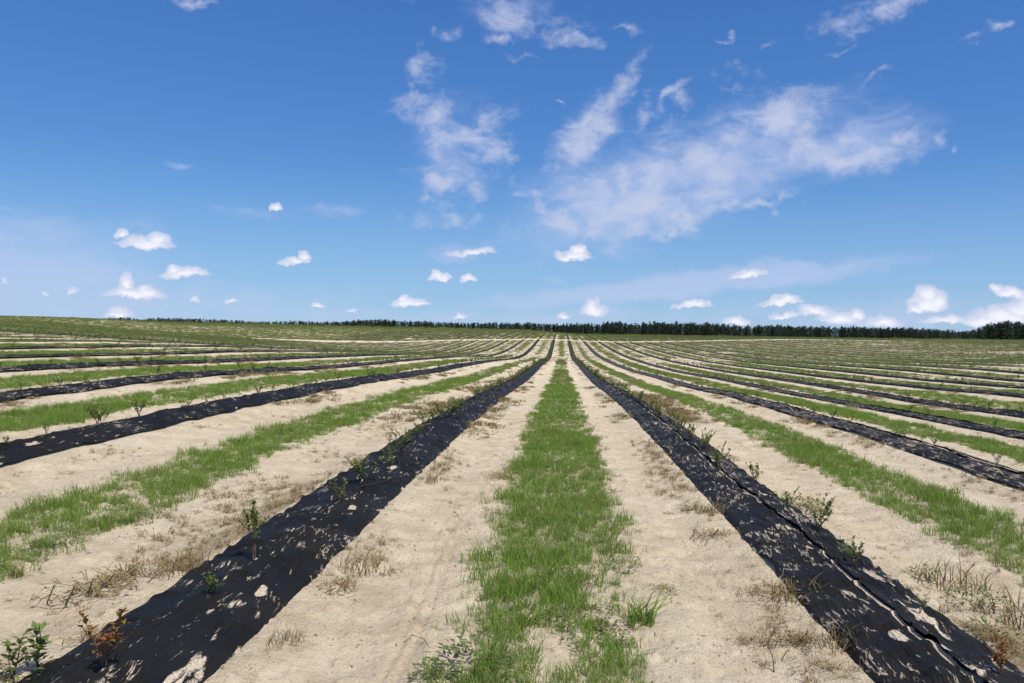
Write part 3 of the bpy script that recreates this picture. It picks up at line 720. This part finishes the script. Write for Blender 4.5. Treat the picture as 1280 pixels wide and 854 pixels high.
# ------------------------------------------------------------------ dry weeds by the strips
D6 = [.20, .2, .18, .15, .07, .20]
sets = []
for (a, b, dens, kk, ww) in ((2, 14, 190, K_dry, D6), (14, 38, 40, K_dryf, [.3, .3, .2, .2]), (38, 110, 7, K_dryf, [.2, .2, .3, .3])):
    p = sample(-.8 * b, .65 * b, a, b, dens, lambda x, y: dry_cover(x, y) * .9)
    sets.append((p, rng.uniform(.3, .95, len(p)), kk, ww))
scatter('dry_weeds', sets, 'trampled brown dry weeds along the edges of the black strips', 'dry weeds')
p = sample(-16, 14, 2, 24, 26, lambda x, y: sst(.45, .6, fbm(x * .8, y * .8, 140, 2)) * (np.abs(srow(x, y)) > .44) * .5)
scatter('dead_plant_crumbs', [(p, rng.uniform(.2, .55, len(p)), K_dry, D6)], 'little dead twigs and crumbs lying about on the bare sand', 'plant litter')

# ------------------------------------------------------------------ shrubs planted along the strips
def shrub_proto(seed, red=False, **kw):
    s, f = shrub_geo(seed, **kw)
    return (mesh('stems', s[0], s[1], M_stem), mesh('foliage', f[0], f[1], M_red if red else M_shrub, False, {'tint': f[2]}))
PROTO = [shrub_proto(100 + i, h=.34, stems=3 + i % 4, leaves=20 + 5 * (i % 4), leaf=.038, bare=.15 + .05 * (i % 3), spread=.45 + .12 * (i % 4), lean=((i % 3 - 1) * .2, (i % 2 - .5) * .2)) for i in range(7)]
PROTO_RED = [shrub_proto(140 + i, True, h=.26, stems=4, leaves=16) for i in range(2)]
TALL = shrub_proto(160, h=.52, stems=4, leaves=60, spread=.26, leaf=.034, bare=.5, lean=(-.22, .05))
BIGLEAF = shrub_proto(170, h=.24, stems=2, leaves=12, spread=.35, leaf=.05, bare=.15)
def put_shrub(x, y, sc_, proto, label, group, cat='shrub', name='young_shrub', rz=None, dz=.012):
    r = link(name, None, None, (x, y, float(ground(x, y, False)) + dz)); r.empty_display_size = .1
    r.rotation_euler = (0, 0, random.uniform(0, 6.28) if rz is None else rz); r.scale = (sc_, sc_, sc_ * random.uniform(.9, 1.1))
    tag(r, label, cat, group)
    link('stems', proto[0], r); link('foliage', proto[1], r)
    return r
cand = []
for n in range(-21, 31):
    X = XS0 + n * SP; y = vis_y0(n) + random.uniform(0, 1)
    if n in (0, 1): y = 9.6
    while y < 206:
        dense = n in (0, 1)
        if random.random() < (.88 if dense else .80):
            cand.append((y, X + float(wig(np.array([y]))[0]) + random.uniform(-.10, .10) + (-.08 if n == 0 else .08 if n == 1 else 0), n, random.uniform(.45, 1.15) * (1.02 + .12 * min(1, (y - 9) / 8) if dense else .85)))
        y += random.uniform(.50, .85) if dense else random.uniform(.85, 1.2)
inview = [c for c in cand if -.69 * c[0] < c[1] < .57 * c[0]]
inview.sort()
special = [ # x, y in the photograph, proto, scale, label
    (130,846,PROTO_RED[0],1.25,'shrub with red and yellow leaves at the near end of the left black strip'),
    (268,752,PROTO[1],.62,'small bright green shrub on the left black strip, in front of the tall spindly one'),
    (318,706,TALL,.85,'tall spindly shrub with a bare bent stem on the left black strip'),
    (428,634,PROTO[0],.95,'green shrub at the near start of the black hose on the left strip'),
    (455,606,PROTO[3],.95,'yellow-green shrub behind the black hose bend on the left strip'),
    (486,594,PROTO[4],.95,'shrub standing beside the sand patch near the hose end on the left strip'),
    (505,575,PROTO[5],1.15,'shrub at the far end of the black hose on the left strip'),
    (1070,712,PROTO[2],.75,'low green shrub in the middle of the right black strip by the curved fold'),
    (1022,668,PROTO[6],.95,'dark shrub beside the sandy cross fold on the right black strip'),
    (985,640,PROTO[5],.8,'shrub at the outer edge of the right strip, beyond the cross fold'),
    (945,607,PROTO[1],1.0,'leafy shrub just beyond the pale sand patch on the right black strip'),
    (1150,770,PROTO[0],.5,'small sprig at the sandy hole in the right black strip'),
    (1252,850,PROTO_RED[1],.9,'red-leaved shrub near the bottom right corner on the right black strip'),
    (122,534,PROTO[2],1.0,'shrub on the mound bulge of the second left strip, above the pale sand spot')]
for (px, py, pr, s_, lab) in special:
    x, y, z = at(px, py); put_shrub(x, y, s_, pr, lab, 'young shrubs planted in the black strips')
cnt = {}
used = set()
for c in inview[:286]:
    y, x, n, s_ = c; used.add(c); cnt[n] = cnt.get(n, 0) + 1
    put_shrub(x, y, s_, random.choice(PROTO), f'{nth(cnt[n])} {"shrub from the near end of" if n not in (0, 1) else "bushy shrub past the gap on"} the {rowname(n)}', 'young shrubs planted in the black strips')
def merged(pr):
    sv = [v.co[:] for v in pr[1].vertices]; ff = [tuple(p_.vertices) for p_ in pr[1].polygons]
    T = np.zeros(len(sv)); pr[1].attributes['tint'].data.foreach_get('value', T)
    return src('far_shrub', (sv, ff, T), M_shrub)
def coarse(seed):
    s, f = shrub_geo(seed, h=.38, stems=5, leaves=12, leaf=.09, bare=.05, spread=.8); return src('far_shrub', f, M_shrub)
K_shrub = collect('far_shrubs', [coarse(300 + i) for i in range(4)])
rest = [c for c in cand if c not in used and c[0] > 30 and c[1] > -.76 * c[0] and c[1] < .66 * c[0]]
extra_ = [(y, XS0 + n * SP + random.uniform(-.12, .12), n, random.uniform(.7, 1.2)) for n in range(-16, 26) for y in np.arange(217, 317, 2.2)]
rest += extra_
P = np.array([(c[1], c[0], 0) for c in rest]); P[:, 2] = ground(P[:, 0], P[:, 1], False) + .02 + .0004 * P[:, 1]
scatter('distant_shrubs', [(P, np.array([c[3] * .85 for c in rest]), K_shrub, [.25] * 4)], 'thousands of small shrubs lining the distant black strips', 'shrubs')

# ------------------------------------------------------------------ single weeds that stand out on the sand
def weed_clump(seed, kind, r=.12):
    q = random.Random(seed)
    if kind == 'dry': V, F, T = blades(q, 90, r, .05, .17, .004, 3, 1.0); m = M_dry
    elif kind == 'twig': V, F, T = twigs(q, 60, r * 1.2, .06, .0035); m = M_dry
    elif kind == 'grass': V, F, T = blades(q, 60, r * .35, .08, .22, .005, 3, 1.3); m = M_grass
    else: V, F, T = rosette(q, 130, r, .030, .13); m = M_weed
    return mesh('weed', V, F, m, False, {'tint': T})
WK = {k: [weed_clump(500 + i + hash(k) % 7 * 0 + len(k) * 10, k) for i in range(2)] for k in ('dry', 'twig', 'grass', 'leafy')}
singles = [
    (446,712,'dry',1.5,'yellow-brown dry weed tuft beside the left black strip, biggest on the pale sand'),
    (357,808,'dry',.8,'small brown dead weed on the sand right of the near left strip'),
    (420,735,'twig',1.2,'flattened brown weed patch under the yellow-brown tuft by the left strip'),
    (622,598,'twig',1.3,'dead weed on the sand left of the central grass, level with the hose'),
    (535,603,'dry',1.0,'small dry weed just right of the left strip near the rut'),
    (80,682,'leafy',1.25,'bluish green weed below the left grass strip, tallest of three'),
    (48,692,'leafy',1.0,'rounded green weed at the foot of the left grass strip, leftmost clump'),
    (145,655,'leafy',1.0,'flat dark green weed on sand right of the tall bluish one'),
    (177,645,'leafy',.7,'little upright weed right of the flat dark green weed'),
    (225,622,'leafy',.5,'tiny upright green weed on the sand above the left strip'),
    (20,722,'grass',1.1,'low spreading grassy weed at the left picture edge'),
    (115,745,'twig',2.2,'trampled brown weed patch on the sand left of the near left strip'),
    (160,725,'twig',1.8,'brown weed patch behind the trampled one left of the near strip'),
    (230,715,'dry',1.5,'thin yellowish dry tuft against the left edge of the left strip'),
    (120,795,'twig',1.1,'grey dead stalk heap near the bottom of the left strip'),
    (612,745,'leafy',.6,'small dark weed at the left fringe of the central grass'),
    (655,780,'grass',1.2,'drooping grass tuft at the left fringe of the central grass'),
    (590,838,'leafy',1.7,'sprawling green weed at the bottom left of the central grass'),
    (545,850,'leafy',1.0,'low weed at the bottom, left of the sprawling green weed'),
    (770,800,'leafy',.9,'dark leafy weed inside the right half of the central grass'),
    (800,780,'grass',1.8,'large fanned grass tuft on the right fringe of the central grass'),
    (765,690,'leafy',.9,'dark broad weed on the right side of central grass, farther back'),
    (785,715,'leafy',.8,'weed reaching out onto the sand right of the central grass'),
    (830,740,'twig',.8,'dead twig tuft on the sand right of the central grass'),
    (885,672,'twig',1.4,'dry tuft near the left edge of the right strip'),
    (893,640,'dry',1.2,'upright dry weed touching the left edge of the right strip'),
    (995,745,'dry',1.5,'olive dry weed at the notch on the left edge of right strip'),
    (975,740,'twig',1.4,'brown weeds in the dug hollow beside the right strip'),
    (990,800,'twig',1.3,'diagonal brown dead weed on sand left of the right strip'),
    (1045,808,'dry',1.2,'brown weed tuft against the lower left edge of right strip'),
    (935,805,'twig',.7,'small dead weed lying alone on the lower right sand'),
    (1220,760,'leafy',1.6,'olive green weed mass right of the right strip, near the corner'),
    (1190,735,'dry',2.0,'tangled dry weeds right of the right strip'),
    (1265,775,'dry',2.0,'dry weed mound at the right picture edge'),
    (1150,720,'leafy',1.0,'yellow-green weed on the outer edge of the right strip'),
    (1245,800,'leafy',1.3,'bright weed at the right edge below the dry mound'),
    (1000,640,'leafy',1.8,'green weed mass outside the right strip, beyond its cross fold'),
    (975,625,'leafy',1.2,'weed clump at the top outer edge of the right strip'),
    (25,850,'leafy',1.3,'olive weed in the bottom left corner of the picture')]
for (px, py, kd, s_, lab) in singles:
    x, y, z = at(px, py); o = link('weed_clump', random.choice(WK[kd]), None, (x, y, float(ground(x, y)) - .004))
    o.rotation_euler = (0, 0, random.uniform(0, 6.28)); o.scale = (s_, s_, s_ * .8); tag(o, lab, 'weed', 'single weeds on the sand')
x, y, z = at(48, 838); put_shrub(x, y, 1.25, BIGLEAF, 'upright broad-leaved grey-green weed at the bottom left, beside the black strip', 'single weeds on the sand', 'weed', 'broadleaf_weed', 0.4, 0)
x, y, z = at(15, 852); put_shrub(x, y, 1.0, BIGLEAF, 'broad-leaved weed in the bottom left corner, lower than its neighbour', 'single weeds on the sand', 'weed', 'broadleaf_weed', 2.4, 0)
# sticks
def stick(pts, r, lab):
    P = [];
    for (px, py, dz) in pts:
        x, y, z = at(px, py); P.append(Vector((x, y, z + dz)))
    V, F, T = [], [], []; o = P[0]; add_tube(V, F, T, [q - o for q in P], r, r * .5, 5)
    tag(link('dead_stick', mesh('dead_stick', V, F, M_stem), None, o), lab, 'stick', 'dead sticks')
stick([(968,842,.0),(966,836,.05),(958,832,.12),(956,826,.16)], .004, 'thin forked dead stick poking out of the sand at the lower right')
stick([(505,806,.01),(515,798,.012),(530,802,.008),(538,814,.006)], .003, 'curved dead twig lying on the wheel rut left of the central grass')
stick([(455,700,.0),(462,690,.012),(476,686,.01)], .003, 'short dead twig beside the yellow-brown weed tuft')
stick([(1050,600,.01),(1075,607,.01),(1100,606,.008)], .004, 'straight dead stem on the sand outside the right strip')

# white flower heads in the central grass
rg = random.Random(9)
def flower(q):
    V, F, T = [], [], []; add_tube(V, F, T, [(0, 0, 0), (.004, 0, .05), (.002, .003, .085)], .0010, .0008, 3)
    for j in range(9):
        a = j * .698; add_leaf(V, F, T, (.002, .003, .085), (math.cos(a), math.sin(a), .25), Vector((0, 0, 1)), .014, .009, .9)
    return V, F, T
K_flower = collect('flowers', [src('flower', flower(rg), M_petal)])
fx = [at(702 + rg.gauss(0, 22), rg.uniform(466, 520)) for _ in range(90)] + [at(702 + rg.gauss(0, 40), rg.uniform(520, 640)) for _ in range(14)]
P = np.array(fx); P[:, 2] = ground(P[:, 0], P[:, 1])
scatter('white_flowers', [(P, rng.uniform(.9, 1.5, len(P)), K_flower, [1.0])], 'small white flower heads dotted in the central grass strip', 'flowers')

# ------------------------------------------------------------------ irrigation hose on the left strip
def hose(pts, r, lab):
    P = []
    for (px, py, dz) in pts:
        x, y, z = at(px, py); P.append(Vector((x, y, z + dz)))
    Q = []
    for i in range(len(P) - 1):
        a = P[max(i - 1, 0)]; b = P[i]; c = P[i + 1]; d = P[min(i + 2, len(P) - 1)]
        for k in range(8):
            t = k / 8; Q.append(.5 * ((2 * b) + (c - a) * t + (2 * a - 5 * b + 4 * c - d) * t * t + (3 * b - a - 3 * c + d) * t ** 3))
    Q.append(P[-1]); o = Q[0].copy(); V, F, T = [], [], []; add_tube(V, F, T, [q - o for q in Q], r, r, 8)
    me = mesh('drip_hose', V, F, M_hose, True); tag(link('drip_hose', me, None, o), lab, 'hose')
hose([(395,642,.0),(425,627,.03),(448,617,.05),(472,611,.045),(490,603,.04),(499,590,.045),(497,574,.05),(503,561,.05),(520,550,.03),(532,536,.0)], .012,
     'black irrigation hose curving out of the left black strip')

# ------------------------------------------------------------------ heaps of pale sand by the cross track, far left of centre
def heap(px, py, w, h, lab):
    x, y, z = at(px, py); q = np.linspace(-1, 1, 17); A, B = np.meshgrid(q, q, indexing='ij')
    r = np.hypot(A, B); Z = h * np.clip(1 - r, 0, 1) ** .8 * (.6 + .8 * vnoise(A * 3 + px, B * 3, 5)) - .15
    V = np.stack([A * w, B * w * .8, Z], -1).reshape(-1, 3)
    tag(link('sand_heap', mesh('sand_heap', V, grid_faces(17, 17), M_sand, True), None, (x, y, z)), lab, 'sand heap', 'sand heaps at the cross track')
heap(513, 424.5, 3.4, .5, 'pale sand heap at the cross track, left one of the side-by-side pair')
heap(530, 424.5, 3.0, .45, 'pale sand heap at the cross track, right one of the side-by-side pair')
heap(405, 427.5, 8.0, .45, 'long low bank of pale sand far left among green rows')

# ------------------------------------------------------------------ pine wood behind the field
def pine(seed, full=1.0):
    q = random.Random(seed); V, F, T = [], [], []; TV, TF, TT = [], [], []
    pts = [(0, 0, -.3), (q.uniform(-.01, .01), q.uniform(-.01, .01), .5), (q.uniform(-.02, .02), q.uniform(-.02, .02), .97)]
    add_tube(TV, TF, TT, pts, .016, .004, 5)
    lob = [(q.uniform(0, 6.28), q.uniform(.5, 1.1)) for _ in range(5)]
    for w in range(9):                                    # whorls of limbs carrying needle clumps
        z = .05 + .92 * w / 9 + q.uniform(-.03, .03)
        rr = .25 * full * (1 - ((z - .35) / .70) ** 2 if z > .35 else .9) * q.uniform(.6, 1.15) + .02
        for j in range(5):
            a = q.uniform(0, 6.28); r = rr * q.uniform(.5, 1.1); e = (math.cos(a) * r, math.sin(a) * r, z + r * .25)
            add_tube(TV, TF, TT, [(0, 0, z), e], .005, .002, 3)
            for c in range(9):
                t = q.uniform(.35, 1.05); p = (e[0] * t + q.gauss(0, .022), e[1] * t + q.gauss(0, .022), z + (e[2] - z) * t + q.gauss(0, .022))
                add_leaf(V, F, T, p, (q.uniform(-1, 1), q.uniform(-1, 1), q.uniform(-.3, 1)), Vector((.1, 0, 1)), q.uniform(.05, .09), .045, q.random())
    for c in range(14):
        add_leaf(V, F, T, (q.gauss(0, .012), q.gauss(0, .012), .9 + q.random() * .08), (q.uniform(-.5, .5), q.uniform(-.5, .5), 1), Vector((1, 0, 0)), .06, .03, q.random())
    return (TV, TF, TT), (V, F, T)
PINES = []
for i in range(7):
    tr, cr = pine(900 + i, [1, .85, 1.15, 1.3, .95, 1.1, .8][i]); PINES.append((mesh('trunk', tr[0], tr[1], M_bark), mesh('crown', cr[0], cr[1], M_needle, False, {'tint': cr[2]}), cr))
topx = [-40, 0, 35, 90, 122, 156, 175, 196, 231, 268, 300, 320, 370, 404, 430, 460, 484, 507, 540, 570, 640, 700, 748, 760, 830, 880, 900, 935, 969, 1018, 1075, 1100, 1113, 1156, 1180, 1201, 1222, 1231, 1250, 1280, 1360]
topy = [397.2, 397, 396.8, 397.4, 397.6, 396.0, 398.2, 396.8, 397.2, 398.6, 400, 401.5, 400.5, 401.6, 401, 399.4, 399.4, 400.5, 402, 403, 403.2, 404.2, 405, 403.3, 403, 404, 405.5, 407.5, 406.5, 407.8, 408.5, 410, 409.3, 410.6, 411.6, 414, 410.4, 407.4, 403.4, 404, 402]
basex = [-40, 0, 100, 200, 300, 400, 500, 700, 900, 1280, 1360]; basey = [398.5, 399, 402.5, 405, 406.5, 409.5, 412, 417, 420, 425, 426]
NT = 300
xs = np.linspace(-30, 1310, NT)
for i in range(NT):
    px = xs[i] + random.uniform(-1.8, 1.8); d = 535 + random.uniform(-14, 14)
    X = (px - VPX) / FPX * d
    zt = CAM_H + (HY - .5 - np.interp(px, topx, topy)) / FPX * d
    zg = min(float(terrain(X, d)), CAM_H + (HY - np.interp(px, basex, basey) - .3) / FPX * d)
    hgt = (zt - zg) * (random.uniform(.87, 1.03) if px > 130 else random.uniform(.5, 1.1))
    if px < 130 and random.random() < .55: hgt *= .6
    hgt = max(hgt, 2.4)
    if px > 1225: X, d = X * .9, d * .9; hgt *= .98; zg = min(zg, float(terrain(X, d)))
    r = link('pine_tree', None, None, (X, d, zg)); r.scale = (hgt * random.uniform(1.1, 1.8),) * 2 + (hgt,); r.rotation_euler = (0, 0, random.uniform(0, 6.28))
    where = 'left, where the wood peeks over the hill' if px < 330 else 'left of centre' if px < 640 else 'centre right' if px < 960 else 'right' if px < 1225 else 'far right, in the tall end of the wood'
    tag(r, f'dark pine, {nth(i + 1)} from the left in the front row of the wood', 'tree', 'pines along the front of the wood')
    pr = random.choice(PINES); link('trunk', pr[0], r); link('crown', pr[1], r)
K_pine = collect('wood_pines', [src('wood_pine', p_[2], M_needle) for p_ in PINES[:5]])
pts, szs = [], []
for i in range(2600):
    px = random.uniform(-60, 1340); d = 548 + random.random() * 90
    X = (px - VPX) / FPX * d
    zt = CAM_H + (HY - np.interp(px, topx, topy) - 1.0) / FPX * d; zg = CAM_H + (HY - np.interp(px, basex, basey) - .8) / FPX * d
    h = max(2.6, (zt - zg)) * random.uniform(.80, 1.0)
    if px < 420 and random.random() < .2: continue
    pts.append((X, d, zg)); szs.append(h)
pts2, szs2 = [], []
for i in range(2600):
    px = random.uniform(-60, 1340); d = 527 + random.random() * 40; X = (px - VPX) / FPX * d
    pts2.append((X, d, float(terrain(X, d)) - .1)); szs2.append(random.uniform(3, 7))
scatter('woodland', [(np.array(pts), np.array(szs), K_pine, [.2] * 5), (np.array(pts2), np.array(szs2), K_vfar, WM)], 'dense dark pine wood behind its front row of trees', 'wood')
